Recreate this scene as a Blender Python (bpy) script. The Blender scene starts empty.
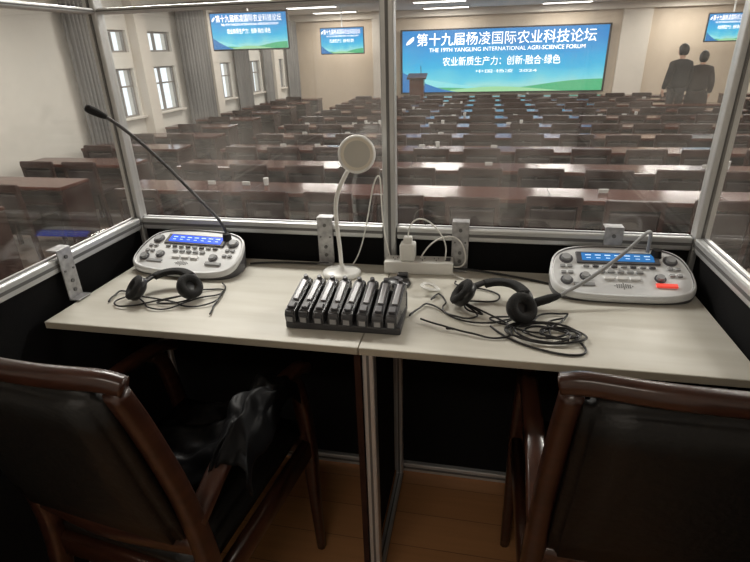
import bpy, bmesh, math, random
from mathutils import Vector, Matrix, Euler, noise
random.seed(7)
scene=bpy.context.scene
col=bpy.context.collection
try:
    scene.view_settings.view_transform='Standard'
    scene.view_settings.look='None'
except Exception: pass

# ---------------------------------------------------------------- materials
def mat(name,color,rough=0.5,metal=0.0,bump=0.0,bscale=40,var=0.0,vscale=(5,5,5),color2=None,emit=None,estr=1.0,spec=0.5,coat=0.0):
    m=bpy.data.materials.new(name); m.use_nodes=True
    nt=m.node_tree; b=nt.nodes['Principled BSDF']
    b.inputs['Base Color'].default_value=(*color,1)
    b.inputs['Roughness'].default_value=rough
    b.inputs['Metallic'].default_value=metal
    b.inputs['Specular IOR Level'].default_value=spec
    b.inputs['Coat Weight'].default_value=coat
    tc=nt.nodes.new('ShaderNodeTexCoord')
    if color2 is not None:
        mp=nt.nodes.new('ShaderNodeMapping'); mp.inputs['Scale'].default_value=vscale
        n=nt.nodes.new('ShaderNodeTexNoise'); n.inputs['Scale'].default_value=1.0; n.inputs['Detail'].default_value=6
        r=nt.nodes.new('ShaderNodeValToRGB')
        r.color_ramp.elements[0].position=0.35; r.color_ramp.elements[1].position=0.65
        r.color_ramp.elements[0].color=(*color,1); r.color_ramp.elements[1].color=(*color2,1)
        nt.links.new(tc.outputs['Object'],mp.inputs[0]); nt.links.new(mp.outputs[0],n.inputs['Vector'])
        nt.links.new(n.outputs['Fac'],r.inputs[0]); nt.links.new(r.outputs[0],b.inputs['Base Color'])
    if bump>0:
        n2=nt.nodes.new('ShaderNodeTexNoise'); n2.inputs['Scale'].default_value=bscale
        bp=nt.nodes.new('ShaderNodeBump'); bp.inputs['Strength'].default_value=bump; bp.inputs['Distance'].default_value=0.01
        nt.links.new(tc.outputs['Object'],n2.inputs['Vector']); nt.links.new(n2.outputs['Fac'],bp.inputs['Height'])
        nt.links.new(bp.outputs[0],b.inputs['Normal'])
    if emit is not None:
        b.inputs['Emission Color'].default_value=(*emit,1); b.inputs['Emission Strength'].default_value=estr
    return m

M={}
M['alu']=mat('aluminium',(0.60,0.61,0.61),0.38,0.6,bump=0.05,bscale=80)
M['alu_dark']=mat('aluminium_groove',(0.16,0.16,0.16),0.5,0.5)
M['galv']=mat('galvanised_steel',(0.34,0.34,0.35),0.4,0.7,color2=(0.52,0.52,0.53),vscale=(60,60,60))
M['panel']=mat('black_felt_panel',(0.006,0.006,0.0065),0.95,bump=0.1,bscale=300,spec=0.2)
M['desk']=mat('desk_laminate',(0.575,0.555,0.485),0.33,color2=(0.665,0.65,0.585),vscale=(2.5,22,8))
M['desk_edge']=mat('desk_edge_band',(0.42,0.38,0.30),0.6)
M['black']=mat('black_plastic',(0.012,0.012,0.013),0.35)
M['blackm']=mat('black_foam',(0.01,0.01,0.01),0.85,bump=0.3,bscale=400)
M['leather']=mat('black_leather',(0.009,0.008,0.007),0.45,bump=0.15,bscale=60,spec=0.3)
M['jacket']=mat('jacket_nylon',(0.003,0.003,0.0035),0.5,bump=0.1,bscale=14,spec=0.15)
M['chairwood']=mat('chair_wood',(0.028,0.010,0.006),0.28,color2=(0.050,0.018,0.010),vscale=(10,10,60),coat=0.25)
M['hallwood']=mat('hall_desk_wood',(0.045,0.012,0.008),0.14,color2=(0.080,0.022,0.013),vscale=(1.5,14,14),spec=0.33)
M['hallwood2']=mat('hall_chair_wood',(0.019,0.006,0.0045),0.35,color2=(0.034,0.011,0.008),vscale=(4,14,14),spec=0.3)
M['hallseat']=mat('hall_seat_fabric',(0.017,0.009,0.008),0.8)
M['silver']=mat('console_silver',(0.74,0.76,0.77),0.38,0.05)
M['silver_l']=mat('console_light_key',(0.85,0.86,0.86),0.4)
M['cons_dark']=mat('console_trim',(0.09,0.09,0.10),0.4)
M['keyg']=mat('grey_key',(0.33,0.34,0.35),0.4)
M['stemg']=mat('gooseneck_grey',(0.10,0.10,0.105),0.35,0.5)
M['lcd']=mat('lcd_blue',(0.02,0.06,0.5),0.2,emit=(0.05,0.13,1.0),estr=1.1)
M['lcd2']=mat('lcd_dim_blue',(0.02,0.08,0.25),0.2,emit=(0.03,0.20,0.50),estr=0.75)
M['lcdtxt']=mat('lcd_text',(0.6,0.8,1),0.3,emit=(0.55,0.75,1),estr=0.6)
M['red']=mat('red_key',(0.8,0.05,0.04),0.3,emit=(1,0.1,0.06),estr=0.5)
M['white']=mat('white_plastic',(0.80,0.80,0.77),0.35)
M['lampface']=mat('lamp_diffuser',(0.76,0.72,0.62),0.5)
M['lampin']=mat('lamp_inner',(0.56,0.55,0.50),0.45)
M['wall']=mat('wall_paint',(0.62,0.59,0.53),0.8,color2=(0.65,0.62,0.56),vscale=(1,1,1))
M['wallfar']=mat('wall_panel_beige',(0.52,0.43,0.33),0.7,color2=(0.56,0.47,0.37),vscale=(2,2,.3))
M['pilaster']=mat('pilaster_paint',(0.62,0.57,0.50),0.7)
M['ceil']=mat('ceiling_tile',(0.70,0.68,0.64),0.85)
M['curtain']=mat('curtain_fabric',(0.15,0.148,0.143),0.85,color2=(0.21,0.207,0.20),vscale=(6,6,.4))
M['floorh']=mat('hall_floor_stone',(0.12,0.085,0.065),0.35,color2=(0.16,0.115,0.09),vscale=(1,1,1))
M['frame']=mat('window_frame',(0.22,0.20,0.18),0.5)
M['light']=mat('light_diffuser',(1,1,1),0.5,emit=(1,0.96,0.9),estr=4.0)
M['coat1']=mat('coat_charcoal',(0.014,0.014,0.016),0.85,spec=.2)
M['coat2']=mat('coat_brown',(0.018,0.012,0.011),0.85,spec=.2)
M['trouser']=mat('trouser_black',(0.010,0.010,0.012),0.8)
M['hair']=mat('hair_black',(0.008,0.007,0.006),0.5)
M['skin']=mat('skin',(0.50,0.30,0.21),0.55)
M['lips']=mat('lips',(0.40,0.14,0.12),0.5)
M['paper']=mat('name_card',(0.50,0.50,0.48),0.7)
M['txt']=mat('screen_text',(1,1,1),0.5,emit=(1,1,1),estr=1.0)
M['txty']=mat('screen_text_soft',(1,1,1),0.5,emit=(0.8,0.95,1),estr=0.8)

# wood plank floor
def plank_mat():
    m=bpy.data.materials.new('wood_plank_floor'); m.use_nodes=True; nt=m.node_tree; b=nt.nodes['Principled BSDF']
    tc=nt.nodes.new('ShaderNodeTexCoord'); mp=nt.nodes.new('ShaderNodeMapping')
    mp.inputs['Scale'].default_value=(1,1,1)
    br=nt.nodes.new('ShaderNodeTexBrick'); br.inputs['Scale'].default_value=1
    br.inputs['Brick Width'].default_value=1.2; br.inputs['Row Height'].default_value=0.12; br.inputs['Mortar Size'].default_value=0.0012
    br.inputs['Color1'].default_value=(0.50,0.24,0.10,1); br.inputs['Color2'].default_value=(0.56,0.28,0.12,1); br.inputs['Mortar'].default_value=(0.26,0.12,0.06,1)
    mp2=nt.nodes.new('ShaderNodeMapping'); mp2.inputs['Scale'].default_value=(2,40,1)
    n=nt.nodes.new('ShaderNodeTexNoise'); n.inputs['Scale'].default_value=1.5; n.inputs['Detail'].default_value=5
    mx=nt.nodes.new('ShaderNodeMixRGB'); mx.blend_type='MULTIPLY'; mx.inputs[0].default_value=0.3
    nt.links.new(tc.outputs['Object'],mp.inputs[0]); nt.links.new(mp.outputs[0],br.inputs['Vector'])
    nt.links.new(tc.outputs['Object'],mp2.inputs[0]); nt.links.new(mp2.outputs[0],n.inputs['Vector'])
    nt.links.new(br.outputs['Color'],mx.inputs[1]); nt.links.new(n.outputs['Fac'],mx.inputs[2])
    nt.links.new(mx.outputs[0],b.inputs['Base Color']); b.inputs['Roughness'].default_value=0.4
    return m
M['plank']=plank_mat()

def pane_mat():
    m=bpy.data.materials.new('acrylic_pane'); m.use_nodes=True; nt=m.node_tree; nt.nodes.clear()
    o=nt.nodes.new('ShaderNodeOutputMaterial')
    t=nt.nodes.new('ShaderNodeBsdfTransparent'); t.inputs[0].default_value=(0.96,0.965,0.96,1)
    g=nt.nodes.new('ShaderNodeBsdfGlossy'); g.inputs['Roughness'].default_value=0.03
    d=nt.nodes.new('ShaderNodeBsdfDiffuse'); d.inputs[0].default_value=(0.8,0.76,0.70,1)
    tr=nt.nodes.new('ShaderNodeBsdfTranslucent'); tr.inputs[0].default_value=(0.8,0.76,0.70,1)
    tc=nt.nodes.new('ShaderNodeTexCoord'); n=nt.nodes.new('ShaderNodeTexNoise'); n.inputs['Scale'].default_value=4; n.inputs['Detail'].default_value=8; n.inputs['Roughness'].default_value=.7
    mr=nt.nodes.new('ShaderNodeMapRange'); mr.inputs['From Min'].default_value=.42; mr.inputs['From Max'].default_value=.75; mr.inputs['To Min'].default_value=0.016; mr.inputs['To Max'].default_value=0.10
    m0=nt.nodes.new('ShaderNodeMixShader'); m0.inputs[0].default_value=0.6
    m1=nt.nodes.new('ShaderNodeMixShader'); m2=nt.nodes.new('ShaderNodeMixShader'); m2.inputs[0].default_value=0.06
    nt.links.new(tc.outputs['Object'],n.inputs['Vector']); nt.links.new(n.outputs['Fac'],mr.inputs['Value'])
    nt.links.new(d.outputs[0],m0.inputs[1]); nt.links.new(tr.outputs[0],m0.inputs[2])
    nt.links.new(mr.outputs[0],m1.inputs[0]); nt.links.new(t.outputs[0],m1.inputs[1]); nt.links.new(m0.outputs[0],m1.inputs[2])
    nt.links.new(m1.outputs[0],m2.inputs[1]); nt.links.new(g.outputs[0],m2.inputs[2]); nt.links.new(m2.outputs[0],o.inputs[0])
    return m
M['pane']=pane_mat()

# ---------------------------------------------------------------- helpers
def link(o,parent=None):
    col.objects.link(o)
    if parent is not None: o.parent=parent
    return o
def empty(name,loc=(0,0,0),rz=0):
    e=bpy.data.objects.new(name,None); e.empty_display_size=0.05; e.location=loc; e.rotation_euler=(0,0,rz)
    return link(e)
def finish(bm,name,mats,parent=None,smooth=False,loc=(0,0,0),rot=(0,0,0)):
    me=bpy.data.meshes.new(name); bm.normal_update(); bm.to_mesh(me); bm.free()
    if not isinstance(mats,(list,tuple)): mats=[mats]
    for m in mats: me.materials.append(m)
    if smooth:
        for p in me.polygons: p.use_smooth=True
    o=bpy.data.objects.new(name,me); o.location=loc; o.rotation_euler=rot
    return link(o,parent)
def bbox(bm,c,s,rot=None,mi=0,bevel=0,seg=2):
    mt=Matrix.Translation(c)
    if rot is not None: mt=mt@Euler(rot).to_matrix().to_4x4()
    mt=mt@Matrix.Diagonal((*s,1))
    r=bmesh.ops.create_cube(bm,size=1,matrix=mt)
    fs=set()
    for v in r['verts']: fs.update(v.link_faces)
    for f in fs: f.material_index=mi
    if bevel>0:
        es=set()
        for v in r['verts']: es.update(v.link_edges)
        r2=bmesh.ops.bevel(bm,geom=list(es),offset=bevel,segments=seg,affect='EDGES',profile=0.5)
        for f in r2['faces']: f.material_index=mi
def box(name,c,s,m,parent=None,bevel=0,rot=None,seg=2):
    bm=bmesh.new(); bbox(bm,(0,0,0),s,None,0,bevel,seg)
    return finish(bm,name,m,parent,False,c,rot or (0,0,0))
def bcyl(bm,c,r1,r2,h,rot=None,mi=0,seg=24):
    mt=Matrix.Translation(c)
    if rot is not None: mt=mt@Euler(rot).to_matrix().to_4x4()
    r=bmesh.ops.create_cone(bm,cap_ends=True,segments=seg,radius1=r1,radius2=r2,depth=h,matrix=mt)
    fs=set()
    for v in r['verts']: fs.update(v.link_faces)
    for f in fs: f.material_index=mi
def cyl(name,c,r1,r2,h,m,parent=None,rot=None,seg=32,smooth=False):
    bm=bmesh.new(); bcyl(bm,(0,0,0),r1,r2,h,None,0,seg)
    return finish(bm,name,m,parent,smooth,c,rot or (0,0,0))
def lathe(name,prof,m,parent=None,loc=(0,0,0),rot=(0,0,0),seg=40,mis=None):
    bm=bmesh.new(); rings=[]
    for (r,z) in prof:
        if r<1e-6: rings.append([bm.verts.new((0,0,z))])
        else: rings.append([bm.verts.new((r*math.cos(2*math.pi*i/seg),r*math.sin(2*math.pi*i/seg),z)) for i in range(seg)])
    for k in range(len(rings)-1):
        a,b=rings[k],rings[k+1]
        for i in range(seg):
            j=(i+1)%seg
            if len(a)==1 and len(b)==1: continue
            if len(a)==1: f=bm.faces.new((a[0],b[i],b[j]))
            elif len(b)==1: f=bm.faces.new((a[i],a[j],b[0]))
            else: f=bm.faces.new((a[i],a[j],b[j],b[i]))
            if mis: f.material_index=mis[k]
            f.smooth=True
    bmesh.ops.recalc_face_normals(bm,faces=bm.faces)
    return finish(bm,name,m,parent,False,loc,rot)
def tube(name,pts,r,m,parent=None,cyclic=False,res=8,radii=None,bres=4):
    c=bpy.data.curves.new(name,'CURVE'); c.dimensions='3D'; c.bevel_depth=r; c.bevel_resolution=bres; c.resolution_u=res; c.use_fill_caps=True
    s=c.splines.new('NURBS'); s.points.add(len(pts)-1)
    for i,p in enumerate(pts):
        s.points[i].co=(*p,1)
        if radii: s.points[i].radius=radii[i]
    s.use_endpoint_u=not cyclic; s.use_cyclic_u=cyclic; s.order_u=4 if len(pts)>3 else len(pts)
    c.materials.append(m)
    o=bpy.data.objects.new(name,c)
    return link(o,parent)
def catmull(P,n=8):
    P=[Vector(p) for p in P]; Q=[P[0]*2-P[1]]+P+[P[-1]*2-P[-2]]; out=[]
    for i in range(1,len(Q)-2):
        for k in range(n):
            t=k/n; a,b,c,d=Q[i-1],Q[i],Q[i+1],Q[i+2]
            out.append(0.5*((2*b)+(-a+c)*t+(2*a-5*b+4*c-d)*t*t+(-a+3*b-3*c+d)*t**3))
    out.append(P[-1]); return out
def sweep(name,pts,w,h,m,parent=None,up=(0,0,1),n=8,bev=0.006,ws=None):
    """rectangular section swept along a smooth path; w along side, h along the up-ish axis"""
    pp=catmull(pts,n) if len(pts)>2 else [Vector(p) for p in pts]
    N=len(pp); bm=bmesh.new(); rings=[]
    up=Vector(up)
    b=bev; 
    for i,p in enumerate(pp):
        t=(pp[min(i+1,N-1)]-pp[max(i-1,0)]).normalized()
        s=t.cross(up).normalized(); u=s.cross(t).normalized()
        k=1.0
        if ws: 
            x=i/(N-1)*(len(ws)-1); j=min(int(x),len(ws)-2); k=ws[j]*(1-(x-j))+ws[j+1]*(x-j)
        W=w/2*k; H=h/2*k
        sec=[(-W+b,-H),(W-b,-H),(W,-H+b),(W,H-b),(W-b,H),(-W+b,H),(-W,H-b),(-W,-H+b)]
        rings.append([bm.verts.new(p+s*a+u*c) for a,c in sec])
    for i in range(N-1):
        for k in range(8):
            j=(k+1)%8; bm.faces.new((rings[i][k],rings[i][j],rings[i+1][j],rings[i+1][k]))
    bm.faces.new(rings[0]); bm.faces.new(rings[-1][::-1])
    bmesh.ops.recalc_face_normals(bm,faces=bm.faces)
    return finish(bm,name,m,parent,True)
def cushion(name,c,s,m,parent=None,rot=(0,0,0),puff=0.02,bev=0.02):
    bm=bmesh.new(); bmesh.ops.create_cube(bm,size=1,matrix=Matrix.Diagonal((*s,1)))
    bmesh.ops.bevel(bm,geom=bm.edges[:],offset=bev,segments=3,affect='EDGES')
    bmesh.ops.subdivide_edges(bm,edges=[e for e in bm.edges if e.calc_length()>0.08],cuts=5,use_grid_fill=True)
    ax=min(range(3),key=lambda i:s[i])
    o=[i for i in range(3) if i!=ax]
    for v in bm.verts:
        fx=max(0,1-(abs(v.co[o[0]])/(s[o[0]]/2))**2); fy=max(0,1-(abs(v.co[o[1]])/(s[o[1]]/2))**2)
        v.co[ax]+= math.copysign(puff*fx*fy,v.co[ax])
    return finish(bm,name,m,parent,True,c,rot)

# ---------------------------------------------------------------- room shell (hall)
FZ=-0.58; CZ=2.38
XL=-6.0; XR=7.2; YF=17.1; YB=-1.6
box('floor',((XL+XR)/2,(YF+YB)/2,FZ-0.05),(XR-XL+0.4,YF-YB+0.4,0.1),M['floorh'])
box('ceiling',((XL+XR)/2,(YF+YB)/2,CZ+0.05),(XR-XL+0.4,YF-YB+0.4,0.1),M['ceil'])
box('wall_front',((XL+XR)/2,YF+0.05,(FZ+CZ)/2),(XR-XL+0.4,0.1,CZ-FZ),M['wallfar'])
box('wall_back',((XL+XR)/2,YB-0.05,(FZ+CZ)/2),(XR-XL+0.4,0.1,CZ-FZ),M['wall'])
box('wall_right',(XR+0.05,(YF+YB)/2,(FZ+CZ)/2),(0.1,YF-YB,CZ-FZ),M['wall'])
wins=[(7.95,8.62),(9.05,9.95),(11.55,12.4),(13.35,14.15),(15.1,15.9)]
bm=bmesh.new()
def wl(y0,y1,z0,z1): bbox(bm,(XL-0.1,(y0+y1)/2,(z0+z1)/2),(0.2,y1-y0,z1-z0))
ys=YB
for (a,b) in wins:
    wl(ys,a,FZ,CZ); wl(a,b,FZ,0.38); wl(a,b,1.17,1.42); wl(a,b,1.76,CZ); ys=b
wl(ys,YF,FZ,CZ)
finish(bm,'wall_left',M['wall'])
for i,(a,b) in enumerate(wins):
    w=empty('window_%d'%(i+1),(XL-0.08,(a+b)/2,0))
    L=b-a
    bm=bmesh.new()
    for z0,z1,nv in ((0.38,1.17,2),(1.42,1.76,2)):
        bbox(bm,(0,0,z0+.015),(0.06,L,0.03)); bbox(bm,(0,0,z1-.015),(0.06,L,0.03))
        for k in range(nv+1): bbox(bm,(0,-L/2+.015+(L-.03)*k/nv,(z0+z1)/2),(0.05,0.03,z1-z0))
        if z1-z0>.5: bbox(bm,(0,0,z0+.5),(0.05,L,0.025))
    finish(bm,'sash',M['frame'],w)
    box('sill',(0.1,0,0.37),(0.14,L+.08,0.03),M['pilaster'],w)
# curtains
for (a,b) in [(7.1,7.85),(10.1,11.2),(12.45,13.25),(14.2,14.7),(16.0,17.0)]:
    bm=bmesh.new(); n=60; vs=[]
    for i in range(n+1):
        y=a+(b-a)*i/n; x=XL+0.10+0.045*math.sin(i*0.95)+0.01*math.sin(i*2.3)
        vs.append((bm.verts.new((x,y,-0.45)),bm.verts.new((x*1.0,y,2.2))))
    for i in range(n): bm.faces.new((vs[i][0],vs[i+1][0],vs[i+1][1],vs[i][1]))
    finish(bm,'curtain',M['curtain'],None,True)
# pilasters on left wall + trims
for i,y in enumerate((8.82,11.35,14.95)):
    box('trim_%d'%(i+1),(XL+0.09,y,(FZ+CZ)/2),(0.18,0.3,CZ-FZ-0.004),M['pilaster'],bevel=0.01)
box('trim_4',(-3.15,YF-0.25,(FZ+CZ)/2),(0.5,0.46,CZ-FZ-0.004),M['pilaster'],bevel=0.02)
box('trim_5',(4.0,YF-0.05,(FZ+CZ)/2),(0.75,0.08,CZ-FZ-0.004),M['pilaster'],bevel=0.01)
box('trim_6',((XL+XR)/2,YF-0.1,CZ-0.1),(XR-XL-.02,0.18,0.18),M['pilaster'])
box('baseboard_front',((XL+XR)/2,YF-0.02,FZ+.06),(XR-XL-.02,0.03,0.12),M['chairwood'])
# stage
box('stage',(0.6,16.0,FZ+0.075),(8.6,1.9,0.15),M['hallwood'])
# ceiling lights, plus an added unseen fill lamp at the rear
k=0
for y in (-0.9,2.3,5.0,8.0,11.0,14.0,16.2):
    for x in (-4.4,-1.2,2.0,5.2):
        e=empty('ceiling_light',(x if y>0 else x+.8,y,CZ-0.02))
        box('housing',(0,0,0.005),(1.3,0.36,0.03),M['white'],e)
        box('diffuser',(0,0,-0.014),(1.22,0.28,0.012),M['light'] if y>0 else M['white'],e)
        l=bpy.data.lights.new('panel_lamp','AREA'); l.shape='RECTANGLE'; l.size=1.2; l.size_y=0.28
        l.energy=46; l.color=(1,0.955,0.89)
        if y==2.3: l.energy=66
        if y<0:
            if x not in (-1.2,): continue
            l.energy=11; l.color=(1,.9,.78)  # unseen fill added behind the camera to brighten the booth floor and chairs
        lo=bpy.data.objects.new('panel_lamp',l); lo.location=(0,0,-0.03); link(lo,e)

# ---------------------------------------------------------------- big screen + TVs
def screen_mat(w,h):
    m=bpy.data.materials.new('screen_picture'); m.use_nodes=True; nt=m.node_tree; b=nt.nodes['Principled BSDF']
    tc=nt.nodes.new('ShaderNodeTexCoord'); sx=nt.nodes.new('ShaderNodeSeparateXYZ')
    nt.links.new(tc.outputs['Generated'],sx.inputs[0])
    n=nt.nodes.new('ShaderNodeTexNoise'); n.inputs['Scale'].default_value=2.2; n.inputs['Detail'].default_value=2
    mp=nt.nodes.new('ShaderNodeMapping'); mp.inputs['Scale'].default_value=(2.5,1,1)
    nt.links.new(tc.outputs['Generated'],mp.inputs[0]); nt.links.new(mp.outputs[0],n.inputs['Vector'])
    ad=nt.nodes.new('ShaderNodeMath'); ad.operation='MULTIPLY_ADD'; ad.inputs[1].default_value=0.35; 
    nt.links.new(n.outputs['Fac'],ad.inputs[0]); nt.links.new(sx.outputs['Z'],ad.inputs[2])
    r=nt.nodes.new('ShaderNodeValToRGB'); cr=r.color_ramp
    cr.elements[0].position=0.15; cr.elements[0].color=(0.12,0.60,0.50,1)
    cr.elements[1].position=1.0; cr.elements[1].color=(0.003,0.26,0.68,1)
    for p,c in ((0.28,(0.35,0.80,0.78)),(0.40,(0.14,0.68,0.85)),(0.58,(0.02,0.50,0.84)),(0.8,(0.005,0.38,0.80))):
        e=cr.elements.new(p); e.color=(*c,1)
    nt.links.new(ad.outputs[0],r.inputs[0])
    b.inputs['Base Color'].default_value=(0,0,0,1); b.inputs['Roughness'].default_value=0.6
    nt.links.new(r.outputs[0],b.inputs['Emission Color']); b.inputs['Emission Strength'].default_value=1.08
    return m
M['scr']=screen_mat(1,1)
M['green']=mat('screen_green',(0,0,0),0.6,emit=(0.08,0.55,0.25),estr=0.95)
M['green2']=mat('screen_light_green',(0,0,0),0.6,emit=(0.42,0.85,0.45),estr=0.95)
M['cyan']=mat('screen_cyan',(0,0,0),0.6,emit=(0.30,0.85,0.90),estr=1.05)
M['navy']=mat('screen_navy',(0,0,0),0.6,emit=(0.005,0.22,0.60),estr=0.95)
def text(body,size,loc,parent,m,align='CENTER',width=None,bold=0.0):
    t=bpy.data.curves.new('lettering','FONT'); t.body=body; t.size=size; t.align_x=align; t.align_y='CENTER'; t.offset=bold
    t.materials.append(m); o=bpy.data.objects.new('lettering',t); o.location=loc; o.rotation_euler=(math.pi/2,0,0); link(o,parent)
    if width:
        bpy.context.view_layer.update(); wd=o.dimensions.x
        if wd>0: o.scale=(width/wd,1,1)
    return o
def ribbon(parent,f0,f1,w,y,m,name,x0=-.5,x1=.5,n=40):
    bm=bmesh.new(); vs=[]
    for i in range(n+1):
        t=i/n; x=(x0+(x1-x0)*t)*w
        a=f0(t); b=f1(t); vs.append((bm.verts.new((x,y,a)),bm.verts.new((x,y,max(b,a+1e-4)))))
    for i in range(n): bm.faces.new((vs[i][0],vs[i+1][0],vs[i+1][1],vs[i][1]))
    finish(bm,name,m,parent)
def picture(e,w,h,big=True):
    box('picture',(0,0,0),(w,0.02,h),M['scr'],e)
    ribbon(e,lambda t:-h/2,lambda t:-h/2+h*(0.16+0.13*math.sin(2.2+t*4.2)),w,-0.013,M['cyan'],'wave_light')
    ribbon(e,lambda t:-h/2,lambda t:-h/2+h*(0.04+0.13*t*t+0.03*math.sin(t*9)),w,-0.016,M['green'],'field')
    ribbon(e,lambda t:-h/2,lambda t:-h/2+h*(0.03+0.05*math.sin(t*5)),w,-0.019,M['green2'],'field_light',-.25,.5)
    ribbon(e,lambda t:-h/2,lambda t:-h/2+h*0.34*(1-t)**1.6,w,-0.022,M['navy'],'swoosh',-.5,-.2)
    b=0.0
    text("第十九届杨凌国际农业科技论坛",h*.215,(0.01*w,-0.03,h*.34),e,M['txt'],width=w*.87,bold=b)
    text("THE 19TH YANGLING INTERNATIONAL AGRI-SCIENCE FORUM",h*.09,(0.02*w,-0.03,h*.185),e,M['txt'],width=w*.76,bold=b)
    text("农业新质生产力：创新·融合·绿色",h*.155,(0.0*w,-0.03,-h*.01),e,M['txt'],width=w*.58,bold=b)
    if big:
        text("中国·杨凌  2024",h*.06,(0.03*w,-0.03,-h*.17),e,M['txty'],width=w*.3)
    ribbon(e,lambda t:h*(.28+.08*t*t),lambda t:h*(.28+.13*t**.5),w,-0.026,M['txt'],'logo',-.480,-.440,16)
e=empty('led_wall_screen',(0.38,16.98,0.955)); picture(e,5.84,1.72)
bm=bmesh.new()
for c,s in (((0,0.03,0.88),(5.96,0.08,0.04)),((0,0.03,-0.88),(5.96,0.08,0.04)),((-2.95,0.03,0),(0.06,0.08,1.76)),((2.95,0.03,0),(0.06,0.08,1.76))): bbox(bm,c,s)
finish(bm,'bezel',M['black'],e)
def tv(loc,w,h,rz):
    e=empty('hanging_television',loc,rz); picture(e,w,h,False)
    box('case',(0,0.035,0),(w+.05,0.05,h+.05),M['black'],e,bevel=0.008)
    zt=CZ-loc[2]
    cyl('hanger_pole',(0,0.05,(zt+h/2)/2+0.0),0.02,0.02,zt-h/2,M['white'],e)
tv((-3.94,9.0,1.69),1.28,0.54,0.12)
tv((-3.91,15.0,1.59),1.18,0.62,0.0)
tv((5.62,15.0,1.61),0.98,0.58,-0.1)

# lectern
e=empty('lectern',(-1.98,16.1,FZ+0.15))
box('column',(0,0,0.5),(0.42,0.34,1.0),M['hallwood'],e,bevel=0.01)
box('base',(0,0,0.04),(0.52,0.42,0.08),M['hallwood2'],e,bevel=0.01)
box('top',(0,0,1.03),(0.56,0.44,0.05),M['hallwood2'],e,bevel=0.01,rot=(0.25,0,0))
tube('microphone',[(0.1,0.1,1.05),(0.1,0.08,1.2),(0.1,0.0,1.3)],0.01,M['black'],e)

# ---------------------------------------------------------------- hall furniture
TOP=0.15
def desk_row(x0,x1,y):
    bm=bmesh.new(); L=x1-x0; cx=(x0+x1)/2
    bbox(bm,(0,0.21,TOP-.02),(L,0.42,0.04),None,0,0.006,1)
    bbox(bm,(0,0.405,(FZ+.04+TOP-.04)/2),(L-.02,0.022,TOP-.04-FZ-.04),None,1)
    bbox(bm,(0,0.22,TOP-.2),(L-.04,0.30,0.016),None,1)
    n=max(1,round(L/1.4))
    for i in range(n+1):
        x=-L/2+.02+(L-.04)*i/n
        bbox(bm,(x,0.21,(FZ+TOP-.04)/2),(0.035,0.38,TOP-.04-FZ),None,1)
        if 0<i<n: bbox(bm,(x,0.21,TOP+.0005),(0.006,0.42,0.002),None,2)
    finish(bm,'conference_desk_row',[M['hallwood'],M['hallwood2'],M['black']],None,False,(cx,y,0))
def chair_row(x0,x1,y,step=0.62):
    bm=bmesh.new(); n=int((x1-x0)/step)
    off=((x1-x0)-n*step)/2
    for i in range(n):
        x=x0+off+step*(i+.5)+random.uniform(-.04,.04); dy=random.uniform(-.05,.05)
        h=0.80
        for sx in (-.2,.2):
            bbox(bm,(x+sx,dy-0.03,FZ+h/2),(0.035,0.04,h),(0.06,0,0),0)
            bbox(bm,(x+sx,dy+.36,FZ+.22),(0.035,0.035,.44),None,0)
        bbox(bm,(x,dy-0.055,FZ+h-.03),(0.44,0.035,0.085),(0.06,0,0),0,0.012,2)
        bbox(bm,(x,dy-0.04,FZ+.58),(0.36,0.03,0.24),(0.06,0,0),1,0.008,1)
        bbox(bm,(x,dy+.17,FZ+.44),(0.44,0.42,0.05),None,1,0.012,1)
    finish(bm,'wooden_chair_row',[M['hallwood2'],M['hallseat']],None,False,(0,y,0))
rows=[4.45+1.1*i for i in range(10)]
for i,y in enumerate(rows):
    desk_row(-3.55,4.75,y); chair_row(-3.5,3.5 if 12<y<14 else 4.7,y-.18)
    desk_row(5.6,7.1,y)
for i,y in enumerate([2.3,3.35]+rows):
    desk_row(-5.75,-4.2 if y<8 else -4.5,y)
    if i>0: chair_row(-5.7,-4.25 if y<8 else -4.55,y-.18)
# name cards on the desks (one object)
bm=bmesh.new()
for y in rows:
    for k in range(7):
        if random.random()<.6:
            x=random.uniform(-3.2,4.4); bbox(bm,(x,y+.25,TOP+.025),(0.08,0.012,0.035),(0.2,0,random.uniform(-.1,.1)))
            if random.random()<.3: bcyl(bm,(x+.2,y+.28,TOP+.04),.022,.028,.07)
finish(bm,'name_cards_and_cups',M['paper'])

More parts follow.
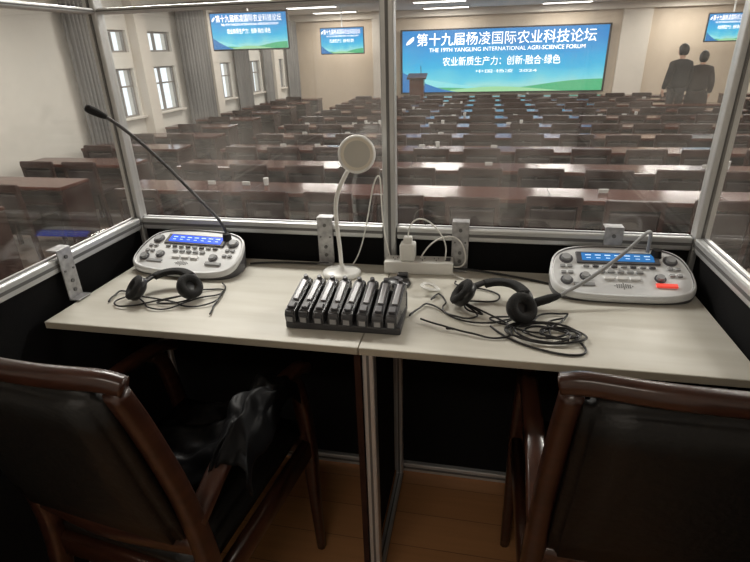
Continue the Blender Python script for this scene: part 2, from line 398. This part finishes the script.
# ---------------------------------------------------------------- people
def person(name,loc,H,coat,rz,stride=0.1,long=False):
    e=empty(name,loc,rz); s=H/1.75
    def skin(nm,verts,edges,rad,m,root=0):
        me=bpy.data.meshes.new(nm); me.from_pydata([tuple(Vector(v)*s) for v in verts],edges,[]); me.materials.append(m)
        o=bpy.data.objects.new(nm,me); link(o,e)
        md=o.modifiers.new('skin','SKIN'); md.use_smooth_shade=True
        for i,r in enumerate(rad): me.skin_vertices[0].data[i].radius=(r[0]*s,r[1]*s)
        me.skin_vertices[0].data[root].use_root=True
        sb=o.modifiers.new('sub','SUBSURF'); sb.levels=2; sb.render_levels=2
        return o
    V=[(0,0,.92),(0,.0,1.08),(0,0,1.25),(0,.01,1.38),(0,.01,1.49),
       (-.17,.01,1.38),(-.24,.02,1.12),(-.22,-.08,.90),
       (.17,.01,1.38),(.24,.02,1.12),(.20,-.12,.92)]
    E=[(0,1),(1,2),(2,3),(3,4),(3,5),(5,6),(6,7),(3,8),(8,9),(9,10)]
    Rr=[(.22,.16),(.20,.15),(.20,.15),(.15,.11),(.075,.07),(.085,.085),(.07,.07),(.05,.05),(.085,.085),(.07,.07),(.05,.05)]
    skin('coat',V,E,Rr,coat)
    skin('neck',[(0,.01,1.44),(0,.005,1.52),(0,0,1.60)],[(0,1),(1,2)],[(.06,.06),(.053,.055),(.05,.055)],M['skin'])
    if long: lathe('coat_skirt',[(.20*s,.95*s),(.22*s,.8*s),(.23*s,.62*s),(.20*s,.62*s)],coat,e)
    V=[(0,0,.92),(-.09,0,.88),(-.10,stride*.4,.48),(-.10,stride,.08),(-.10,stride-.13,.03),(.09,0,.88),(.10,-stride*.3,.48),(.10,-stride,.08),(.10,-stride-.13,.03)]
    E=[(0,1),(1,2),(2,3),(3,4),(0,5),(5,6),(6,7),(7,8)]
    Rr=[(.12,.10),(.09,.09),(.06,.06),(.045,.045),(.04,.028),(.09,.09),(.06,.06),(.045,.045),(.04,.028)]
    skin('legs',V,E,Rr,M['trouser'])
    bm=bmesh.new(); bmesh.ops.create_uvsphere(bm,u_segments=24,v_segments=16,radius=1)
    for v in bm.verts:
        x,y,z=v.co; k=1-.18*max(0,-z); v.co=Vector((x*.075*k,y*.093*k-(.008 if z<0 else 0),z*.115))*s
        if y<-.85 and -.25<z<.1 : v.co.y-=.014*s*(1-abs(x)*3 if abs(x)<.33 else 0)
    finish(bm,'head',M['skin'],e,True,(0,-.01*s,1.625*s))
    for sx in(-1,1):
        bm=bmesh.new(); bmesh.ops.create_uvsphere(bm,u_segments=10,v_segments=8,radius=1,matrix=Matrix.Diagonal((.012*s,.02*s,.032*s,1)))
        finish(bm,'ear',M['skin'],e,True,(sx*.076*s,0,1.62*s))
        bm=bmesh.new(); bmesh.ops.create_uvsphere(bm,u_segments=8,v_segments=6,radius=.01*s)
        finish(bm,'eye',M['black'],e,True,(sx*.028*s,-.092*s,1.64*s))
    box('mouth',(0,-.094*s,1.565*s),(.04*s,.006*s,.008*s),M['lips'],e)
    bm=bmesh.new(); bmesh.ops.create_uvsphere(bm,u_segments=24,v_segments=16,radius=1)
    for v in bm.verts:
        x,y,z=v.co; z2=z
        if y<-.2: z2=max(z,.35)
        else: z2=max(z,-.65 if not long else -1.2)
        v.co=Vector((x*.092,max(y,-.8)*.112,z2*.128))*s
    finish(bm,'hair',M['hair'],e,True,(0,0,1.635*s))
    for (hx,hy,hz,sg) in ((-.22,-.085,.86,-1),(.20,-.125,.88,1)):
        V=[(hx,hy,hz+.03),(hx,hy,hz-.02)]; E=[(0,1)]; Rr=[(.022,.028),(.018,.036)]
        for q,L in enumerate((.055,.065,.06,.045)):
            yy=hy-.028+.018*q; n=len(V)
            V+= [(hx,yy,hz-.05),(hx-sg*.01,yy,hz-.05-L*.5),(hx-sg*.022,yy,hz-.05-L)]; E+=[(1,n),(n,n+1),(n+1,n+2)]; Rr+=[(.009,.009)]*3
        n=len(V); V+=[(hx,hy-.04,hz-.01),(hx-sg*.01,hy-.055,hz-.045)]; E+=[(0,n),(n,n+1)]; Rr+=[(.01,.01)]*2
        skin('hand',V,E,Rr,M['skin'])
person('standing_man',(4.02,12.84,FZ),1.86,M['coat1'],math.pi+.35,0.06)
person('standing_woman',(4.46,12.9,FZ),1.72,M['coat2'],math.pi-.5,0.05,True)

# ---------------------------------------------------------------- booth
BF=1.375   # front panel plane
BX0=-1.04; BX1=0.555; BC=-0.242; BYB=-0.55
box('floor_platform',((BX0+BX1)/2,0.35,FZ/2-.002),(2.3,2.4,-FZ-.004),M['plank'])
booth=empty('interpreter_booth')
def prof(name,a,b,w=0.036,d=0.036,ax='z'):
    """aluminium extrusion with groove lines"""
    a=Vector(a);b=Vector(b);c=(a+b)/2;L=(b-a).length
    bm=bmesh.new()
    if ax=='z': S=(w,d,L); g=[((0,-d/2,0),(w*.22,.003,L))]+[((0,d/2,0),(w*.22,.003,L))]
    elif ax=='x': S=(L,w,d); g=[((0,-w/2,0),(L,.003,d*.22)),((0,0,d/2),(L,w*.2,.003))]
    else: S=(w,L,d); g=[((w/2,0,0),(.003,L,d*.22)),((-w/2,0,0),(.003,L,d*.22)),((0,0,d/2),(w*.2,L,.003))]
    bbox(bm,(0,0,0),S,None,0,0.004,2)
    for gc,gs in g: bbox(bm,gc,gs,None,1)
    finish(bm,name,[M['alu'],M['alu_dark']],booth,False,c)
HT=1.95
for n,x in (('post_left',BX0),('post_centre',BC),('post_right',BX1)): prof(n,(x,BF,0),(x,BF,HT),0.036,0.034)
for x in (BX0,BX1): prof('post_rear',(x,BYB,0),(x,BYB,HT))
for z,n in ((0.878,'rail_lower'),(1.462,'rail_middle'),(HT-.02,'rail_top'),(0.02,'rail_floor')):
    dd=0.014 if z==1.462 else .036
    prof(n+'_front_a',(BX0+.02,BF,z),(BC-.02,BF,z),0.034,dd,'x')
    prof(n+'_front_b',(BC+.02,BF,z),(BX1-.02,BF,z),0.034,dd,'x')
    for x in (BX0,BX1):
        prof(n+'_side',(x,BYB+.02,z),(x,BF-.02,z),0.034,dd,'y')
for a,b in ((BX0,BC),(BC,BX1)):
    box('lower_panel',((a+b)/2,BF+.004,.45),(b-a-.03,.012,.84),M['panel'],booth)
    box('pane_front',((a+b)/2,BF,1.18),(b-a-.03,.004,.55),M['pane'],booth)
    box('pane_upper',((a+b)/2,BF,1.70),(b-a-.03,.004,.45),M['pane'],booth)
for x in (BX0,BX1):
    box('lower_panel_side',(x,(BYB+BF)/2,.45),(.012,BF-BYB-.04,.84),M['panel'],booth)
    box('pane_side',(x,(BYB+BF)/2,1.18),(.004,BF-BYB-.04,.55),M['pane'],booth)
    box('pane_side_upper',(x,(BYB+BF)/2,1.70),(.004,BF-BYB-.04,.45),M['pane'],booth)
# clamps
def clamp(loc,rz):
    bm=bmesh.new()
    bbox(bm,(0,-.004,0.0),(.046,.004,.13),None,0,.001,1)
    bbox(bm,(0,.010,.066),(.046,.032,.004),None,0,.001,1)
    bbox(bm,(0,-.016,-.066),(.046,.028,.004),None,0,.001,1)
    for z in (-.045,-.02,.045): bcyl(bm,(0,-.007,z),.005,.005,.004,(math.pi/2,0,0),1,12)
    for sx in (-.014,.014): bcyl(bm,(sx,-.0065,.01),.003,.003,.002,(math.pi/2,0,0),1,8)
    finish(bm,'clamp_bracket',[M['galv'],M['alu_dark']],booth,False,loc,(0,0,rz))
clamp((-.43,BF-.018,.85),0); clamp((-.045,BF-.018,.85),0); clamp((.345,BF-.018,.85),0)
clamp((BX0+.02,1.03,.85),math.pi/2)

# desk (two boards)
dk=empty('interpreter_desk')
for a,b in ((-1.0,-.2335),(-.2315,.532)):
    bm=bmesh.new(); bbox(bm,(0,0,0),(b-a,.455,.018),None,0,0.0015,1)
    for f in bm.faces:
        if abs(f.normal.z)<.3: f.material_index=1
    finish(bm,'board',[M['desk'],M['desk_edge']],dk,False,((a+b)/2,1.1275,.771))
def dprof(name,a,b,w,d,ax):
    global booth
    old=booth; booth=dk; prof(name,a,b,w,d,ax); booth=old
dprof('leg_front',(-.215,.925,0),(-.215,.925,.76),.026,.03,'z')
dprof('leg_rear',(-.215,1.33,0),(-.215,1.33,.76),.022,.03,'z')
dprof('foot_rail',(-.215,.93,.018),(-.215,1.33,.018),.022,.03,'y')
dprof('head_rail',(-.215,.94,.745),(-.215,1.32,.745),.022,.026,'y')
box('support_panel',(-.238,1.127,.39),(.012,.40,.73),M['panel'],dk)
box('support_edge',(-.239,.921,.38),(.014,.012,.75),M['hallwood2'],dk)

# ---------------------------------------------------------------- interpreter console
def console(loc,rz,lcd,redlit):
    e=empty('interpreter_console',loc,rz)
    W=.168; D=.15; sl=math.radians(23)
    def hgt(y): return .022+math.tan(sl)*(y+D/2)
    N=72; out=[]
    for i in range(N):
        t=2*math.pi*i/N; c,s_=math.cos(t),math.sin(t); ex=2/4.2
        x=math.copysign(abs(c)**ex,c)*W; y=math.copysign(abs(s_)**ex,s_)*D/2
        x*=1-.09*(y/(D/2)) if y>0 else 1
        y+=.010*(1-(x/W)**2)*(1 if y>0 else -.6)
        out.append((x,y))
    bm=bmesh.new()
    def ring(k,dz,abs0=None):
        return [bm.verts.new((x*k,y*(1-(1-k)*2),(hgt(y*(1-(1-k)*2))+dz) if abs0 is None else abs0)) for x,y in out]
    R=[ring(.965,0,0.0),ring(.985,0,0.006),ring(1,-.014),ring(1,-.004),ring(.988,.0),ring(.965,.001),ring(.957,-.002),ring(.94,-.002)]
    mis=[1,1,0,0,0,1,0]
    for k in range(len(R)-1):
        for i in range(N):
            j=(i+1)%N; f=bm.faces.new((R[k][i],R[k][j],R[k+1][j],R[k+1][i])); f.material_index=mis[k]; f.smooth=True
    f=bm.faces.new(R[-1]); f.material_index=0
    bm.faces.new(R[0][::-1])
    bmesh.ops.recalc_face_normals(bm,faces=bm.faces)
    finish(bm,'body',[M['silver'],M['cons_dark']],e)
    def P(u,v,h=0):
        y=v*math.cos(sl)-h*math.sin(sl); return (u,y,.022+math.tan(sl)*(D/2)-.002+v*math.sin(sl)+h*math.cos(sl))
    rt=(sl,0,0)
    box('display_bezel',P(.0,.044,.001),(.198,.040,.006),M['cons_dark'],e,bevel=.002,rot=rt)
    box('display',P(.0,.045,.0045),(.172,.027,.001),M[lcd],e,rot=rt)
    bm=bmesh.new()
    for i in range(7): bbox(bm,Vector(P(-.07+i*.0235,.050,.0055)),(.014,.003,.0006),rt); bbox(bm,Vector(P(-.07+i*.0235,.040,.0055)),(.010,.002,.0006),rt)
    finish(bm,'display_text',M['lcdtxt'],e)
    bm=bmesh.new()
    for i in range(8): bbox(bm,Vector(P(-.078+i*.0222,.014,.002)),(.014,.007,.006),rt,1 if i%2 else 2,.0012,1)
    for i in range(5): bbox(bm,Vector(P(-.044+i*.0222,-.004,.002)),(.016,.008,.006),rt,2,.0012,1)
    for i in range(3): bbox(bm,Vector(P(-.03+i*.03,-.026,.002)),(.024,.011,.006),rt,0,.0012,1)
    for u in (-.135,-.118,.118,.135):
        for v in (-.01,.012): bbox(bm,Vector(P(u,v,.002)),(.012,.009,.005),rt,2,.001,1)
    bbox(bm,Vector(P(-.09,-.048,.001)),(.05,.010,.004),rt,2,.001,1)
    finish(bm,'keys',[M['silver_l'],M['cons_dark'],M['keyg']],e)
    bm=bmesh.new()
    for u,v,r in ((-.124,.040,.0125),(.124,.040,.0125),(-.130,-.036,.011),(-.085,-.022,.010),(.088,-.022,.010)):
        bcyl(bm,P(u,v,.004),r,r*.85,.012,rt,0,24); bcyl(bm,P(u,v,.001),r*1.35,r*1.35,.003,rt,1,24)
    finish(bm,'knobs',[M['keyg'],M['cons_dark']],e,False)
    bm=bmesh.new()
    for i in range(-4,5):
        for j in range(-2,3):
            if i*i/16+j*j/4<=1.05: bcyl(bm,P(i*.005,-.050+j*.0045,.0008),.0013,.0013,.001,rt,0,8)
    finish(bm,'speaker_grille',M['cons_dark'],e)
    box('microphone_key',P(.098,-.045,.002),(.048,.011,.006),M['red' if redlit else 'keyg'],e,bevel=.0015,rot=rt)
    cyl('microphone_socket',P(.095,.062,.006),.014,.011,.02,M['black'],e)
    return e
console((-.815,1.262,.78),math.radians(-4),'lcd',False)
console((.352,1.268,.78),math.radians(2),'lcd2',True)
def gooseneck(pts,tip,sm):
    e=empty('gooseneck_microphone',pts[0])
    o=Vector(pts[0]); L=[Vector(p)-o for p in pts]
    tube('stem',L,.0045,M[sm],e,res=12)
    a,b=L[-1],Vector(tip)-o; d=(b-a)
    q=d.to_track_quat('Z','Y').to_euler()
    lathe('capsule',[(0,0),(.006,.001),(.0085,.012),(.0095,.022),(.0105,.03),(.0105,d.length-.008),(.008,d.length-.002),(0,d.length)],M['blackm'],e,loc=a,rot=q)
gooseneck([(-.725,1.33,.855),(-.728,1.325,.90),(-.765,1.30,.958),(-.835,1.262,1.080),(-.912,1.23,1.178),(-.945,1.21,1.21)],(-.985,1.19,1.238),'stemg')
gooseneck([(.425,1.33,.862),(.427,1.332,.90),(.420,1.315,.935),(.385,1.28,.91),(.32,1.23,.866),(.25,1.185,.828),(.20,1.155,.810)],(.135,1.125,.798),'keyg')

# ---------------------------------------------------------------- desk lamp
e=empty('desk_lamp',(-.365,1.275,.78))
lathe('base',[(0,0),(.052,0),(.054,.004),(.052,.010),(.044,.014),(.012,.018),(.009,.026),(0,.026)],M['white'],e)
tube('flexible_neck',[(0,0,.02),(0,.0,.07),(-.006,0,.13),(-.008,0,.19),(.0,-.002,.23),(.014,-.003,.26),(.032,-.002,.29)],.0058,M['white'],e,res=14)
h=empty('head_pivot',(.058,-.004,.332)); h.parent=e; h.rotation_euler=(math.radians(78),math.radians(8),math.radians(14))
lathe('head',[(0,-.012),(.036,-.012),(.044,-.008),(.0475,0),(.046,.007),(.041,.010),(.037,.0095),(.033,.007),(0,.007)],[M['white'],M['lampface'],M['lampin']],h,mis=[0,0,0,0,0,1,1,2])

# ---------------------------------------------------------------- power strip, adapter, cables
e=empty('power_strip',(-.155,1.325,.78),math.radians(3))
box('body',(0,0,.018),(.19,.055,.036),M['white'],e,bevel=.005,seg=3)
bm=bmesh.new()
for i in range(4):
    x=-.066+i*.038
    for dx,dy in ((-.006,.006),(.006,.006),(0,-.008)): bbox(bm,(x+dx,dy,.0362),(.002,.008,.001))
bbox(bm,(.08,0,.037),(.014,.02,.003)); finish(bm,'sockets',M['cons_dark'],e)
e=empty('power_adapter',(-.185,1.32,.817))
box('body',(0,0,.024),(.042,.042,.048),M['white'],e,bevel=.006,seg=3)
box('plug',(0,0,.055),(.024,.02,.022),M['white'],e,bevel=.003)
cc=empty('white_cable')
tube('usb_cable',[(-.185,1.32,.875),(-.185,1.32,.92),(-.15,1.33,.945),(-.10,1.33,.90),(-.075,1.33,.85),(-.09,1.32,.80),(-.06,1.30,.785),(-.03,1.28,.783)],.002,M['white'],cc)
tube('lamp_cable',[(-.35,1.31,.786),(-.33,1.34,.80),(-.30,1.345,.92),(-.285,1.345,1.02),(-.262,1.345,1.06),(-.262,1.345,.98),(-.258,1.345,.88),(-.235,1.32,.82)],.002,M['white'],cc)
tube('strip_cable',[(-.06,1.32,.80),(-.02,1.33,.79),(-.03,1.34,.87),(-.08,1.34,.89),(-.13,1.335,.86),(-.15,1.325,.82)],.0022,M['white'],cc)
kc=empty('black_cable')
tube('back_cable',[(-.06,1.34,.79),(.05,1.33,.785),(.15,1.30,.784),(.2,1.27,.784)],.003,M['black'],kc)
tube('console_cable',[(-.65,1.30,.786),(-.56,1.335,.786),(-.48,1.32,.785),(-.42,1.335,.785)],.003,M['black'],kc)
cp=[]
for i in range(60):
    a=i*.75; r=.022+.005*math.sin(i*.6); cp.append((r*math.cos(a),r*math.sin(a)*.9,.006+.014*abs(math.sin(i*.37))))
e=empty('coiled_white_lead',(-.11,1.19,.78)); tube('coil',cp,.0018,M['white'],e,res=4)
e=empty('table_microphone_puck',(-.20,1.225,.78))
lathe('body',[(0,0),(.034,0),(.036,.004),(.033,.011),(.02,.016),(.012,.018),(0,.018)],M['black'],e)
cyl('button',(0,0,.019),.008,.008,.004,M['cons_dark'],e)
box('clip',(.01,.03,.012),(.03,.02,.02),M['black'],e,bevel=.004)

# ---------------------------------------------------------------- receiver charging rack
rk=empty('receiver_charging_rack',(-.283,1.022,.78),math.radians(1))
M['gloss']=mat('receiver_plastic',(0.055,0.057,0.063),0.25)
M['clip']=mat('receiver_clip_grey',(0.30,0.30,0.31),0.3,0.4)
M['tray']=mat('tray_plastic',(0.04,0.04,0.044),0.4)
box('tray',(0,0,.009),(.262,.125,.018),M['tray'],rk,bevel=.004)
box('tray_back',(0,.055,.03),(.262,.014,.045),M['tray'],rk,bevel=.004)
for i in range(8):
    x=-.1135+i*.0325
    bm=bmesh.new()
    pr=[(-.062,.012),(-.066,.035),(-.060,.046),(.045,.078),(.056,.076),(.060,.064),(.048,.012)]
    w=.0125
    a=[bm.verts.new((-w,y,z)) for y,z in pr]; b=[bm.verts.new((w,y,z)) for y,z in pr]
    bm.faces.new(a); bm.faces.new(b[::-1])
    for k in range(len(pr)): j=(k+1)%len(pr); bm.faces.new((a[k],b[k],b[j],a[j]))
    bmesh.ops.recalc_face_normals(bm,faces=bm.faces)
    bmesh.ops.bevel(bm,geom=bm.edges[:],offset=.003,segments=3,affect='EDGES')
    bbox(bm,(0.001,.006,.067),(.013,.070,.005),(math.radians(17),0,0),1,.002,2)
    bbox(bm,(0,-.045,.0525),(.016,.018,.006),(math.radians(17),0,0),2,.002,2)
    bcyl(bm,(0,.045,.082),.006,.005,.010,(math.radians(17),0,0),2,16)
    bbox(bm,(0,-.0655,.026),(.014,.002,.012),None,1)
    finish(bm,'receiver',[M['gloss'],M['clip'],M['cons_dark']],rk,False,(x,0,0),(0,0,random.uniform(-.04,.04)-.06))

# ---------------------------------------------------------------- headsets
def headset(loc,rz,seed,reach,sc=1.0):
    rnd=random.Random(seed)
    e=empty('headset',loc,rz); e.scale=(sc,sc,sc)
    pts=[]
    for i in range(13):
        a=math.pi*i/12; pts.append((.078*math.cos(a),.0+.092*math.sin(a),.026+.018*math.sin(a)))
    sweep('headband',pts,.020,.007,M['black'],e,n=3,bev=.002)
    sweep('headband_pad',[(p[0]*.93,p[1]*.93,p[2]) for p in pts[3:10]],.024,.014,M['blackm'],e,n=3,bev=.002)
    for sx in (-1,1):
        c=(sx*.068,-.010,.034)
        r=(math.radians(50),0,math.radians(sx*62))
        lathe('ear_cup',[(0,-.014),(.020,-.014),(.031,-.008),(.034,0),(.034,.006),(.030,.010),(0,.010)],M['black'],e,loc=c,rot=r)
        lathe('ear_pad',[(.012,.008),(.016,.018),(.026,.021),(.034,.017),(.036,.010),(.032,.006)],M['blackm'],e,loc=c,rot=r)
        tube('yoke',[(sx*.078,.0,.030),(sx*.092,.005,.04),(sx*.088,.03,.05),(sx*.075,.035,.042)],.003,M['keyg'],e)
    for k in range(reach):
        p=Vector((rnd.uniform(-.05,.05),-.03,.004)); ang=rnd.uniform(-2.6,-.4); L=[]
        L.append(Vector((-.075 if k%2 else .075,-.02,.02))); 
        turn=rnd.choice((-1,1))*rnd.uniform(.35,.6)
        for i in range(18):
            L.append(p.copy()); ang+=turn+rnd.uniform(-.25,.25)
            if i%6==5: turn=-turn*rnd.uniform(.6,1.1)
            p=p+Vector((math.cos(ang),math.sin(ang)*.7,0))*.03; p.z=.003+rnd.uniform(0,.006)
            p.x=max(-.15,min(.15,p.x)); p.y=max(-.13,min(.10,p.y))
        tube('lead_%d'%(k+1),L,.0022,M['black'],e)
    return e
headset((-.775,1.062,.78),math.radians(12),3,4,.94)
headset((.045,1.10,.78),math.radians(-25),11,6)
kc2=empty('coiled_headset_cable',(.16,1.01,.78))
L=[]
for i in range(60):
    a=i*.62; rr=.045+.02*math.sin(i*.31); L.append((rr*1.35*math.cos(a)+.02*math.sin(i*.13),rr*math.sin(a)*.75,.003+.008*abs(math.sin(i*.9))))
tube('loops',L,.0024,M['black'],kc2)
tube('tail',[(.05,0,.004),(.08,-.05,.003),(.06,-.085,.003),(-.02,-.07,.003),(-.09,-.03,.003),(-.12,.02,.003)],.0024,M['black'],kc2)

# ---------------------------------------------------------------- booth armchairs
def armchair(loc,rz):
    e=empty('wooden_armchair',loc,rz); W=.197
    for sx in (-1,1):
        sweep('rear_leg_stile',[(sx*W,-.29,0),(sx*W,-.235,.25),(sx*W,-.205,.45),(sx*W,-.225,.65),(sx*(W-.002),-.262,.82),(sx*(W-.004),-.295,.935)],.034,.036,M['chairwood'],e,up=(0,1,0),ws=[.8,1,1.1,.95,.9,.85])
        sweep('front_leg',[(sx*W,.235,0),(sx*W,.225,.22),(sx*W,.22,.43),(sx*W,.19,.60),(sx*W,.15,.655)],.034,.034,M['chairwood'],e,up=(0,1,0),ws=[.7,.9,1.1,1,1])
        sweep('arm',[(sx*W,-.215,.60),(sx*W,-.10,.655),(sx*W,.06,.668),(sx*W,.19,.655),(sx*W,.235,.635)],.038,.026,M['chairwood'],e)
        sweep('side_rail',[(sx*W,-.20,.40),(sx*W,.22,.40)],.026,.06,M['chairwood'],e)
    sweep('crest_rail',[(-W-.012,-.292,.943),(-W+.02,-.300,.952),(-W*.5,-.318,.957),(0,-.325,.959),(W*.5,-.318,.957),(W-.02,-.300,.952),(W+.012,-.292,.943)],.026,.030,M['chairwood'],e,ws=[.95,1,1,1,1,1,.95])
    sweep('lower_back_rail',[(-W,-.21,.535),(0,-.228,.535),(W,-.21,.535)],.026,.04,M['chairwood'],e)
    cushion('back_pad',(0,-.264,.747),(.360,.045,.39),M['leather'],e,rot=(math.radians(13),0,0),puff=.012,bev=.014)
    sweep('front_rail',[(-W,.22,.40),(W,.22,.40)],.026,.06,M['chairwood'],e)
    sweep('rear_rail',[(-W,-.20,.40),(W,-.20,.40)],.026,.06,M['chairwood'],e)
    cushion('seat_pad',(0,.01,.455),(.37,.43,.06),M['leather'],e,puff=.02,bev=.02)
    return e
armchair((.327,.888,0),0)
armchair((-.628,.812,0),math.radians(-7))
# jacket draped on the left chair's seat and arm
bm=bmesh.new(); NX,NY=60,50; g=[]
prof_pts=[(-.77,.512),(-.70,.55),(-.62,.585),(-.54,.60),(-.49,.63),(-.458,.69),(-.428,.70),(-.402,.685),(-.388,.63)]
def zx(u):
    x=u*(len(prof_pts)-1); j=min(int(x),len(prof_pts)-2); t=x-j
    a,b=prof_pts[j],prof_pts[j+1]; return a[0]*(1-t)+b[0]*t, a[1]*(1-t)+b[1]*t
for i in range(NX+1):
    row=[]
    for j in range(NY+1):
        u=i/NX; v=j/NY; x,z=zx(u); y=.66+.28*v
        ed=.05*noise.noise(Vector((u*4,v*4,0)))
        y+= (.5-v)*0.1*noise.noise(Vector((u*4,0,5)))+ .01*noise.noise(Vector((u*9,v*3,8)))
        wr=.04*noise.noise(Vector((u*4.5,v*3.5,1)))+.014*noise.noise(Vector((u*12,v*8,2)))
        z-=.05*abs(2*v-1)**3
        row.append(bm.verts.new((x+ed*.6,y,z+abs(wr)+.004)))
    g.append(row)
for i in range(NX):
    for j in range(NY): bm.faces.new((g[i][j],g[i+1][j],g[i+1][j+1],g[i][j+1]))
o=finish(bm,'draped_black_jacket',M['jacket'],None,True)
sd=o.modifiers.new('thick','SOLIDIFY'); sd.thickness=.005

# ---------------------------------------------------------------- world + camera
w=bpy.data.worlds.new('overcast_sky'); scene.world=w; w.use_nodes=True
bg=w.node_tree.nodes['Background']; bg.inputs[0].default_value=(0.80,0.87,0.92,1); bg.inputs[1].default_value=1.5

cam=bpy.data.cameras.new('camera'); co=bpy.data.objects.new('camera',cam); col.objects.link(co)
cam.sensor_fit='HORIZONTAL'; cam.sensor_width=36; cam.lens=36*515/750; cam.clip_start=.02; cam.clip_end=100
yw=math.radians(12);pt=math.radians(24.2);rl=math.radians(1.7)
f=Vector((-math.sin(yw)*math.cos(pt),math.cos(yw)*math.cos(pt),-math.sin(pt)))
r0=Vector((math.cos(yw),math.sin(yw),0)); u0=r0.cross(f)
Rv=r0*math.cos(rl)-u0*math.sin(rl); Uv=u0*math.cos(rl)+r0*math.sin(rl)
mt=Matrix((Rv,Uv,-f)).transposed().to_4x4(); mt.translation=(0,0,1.35)
co.matrix_world=mt
scene.camera=co
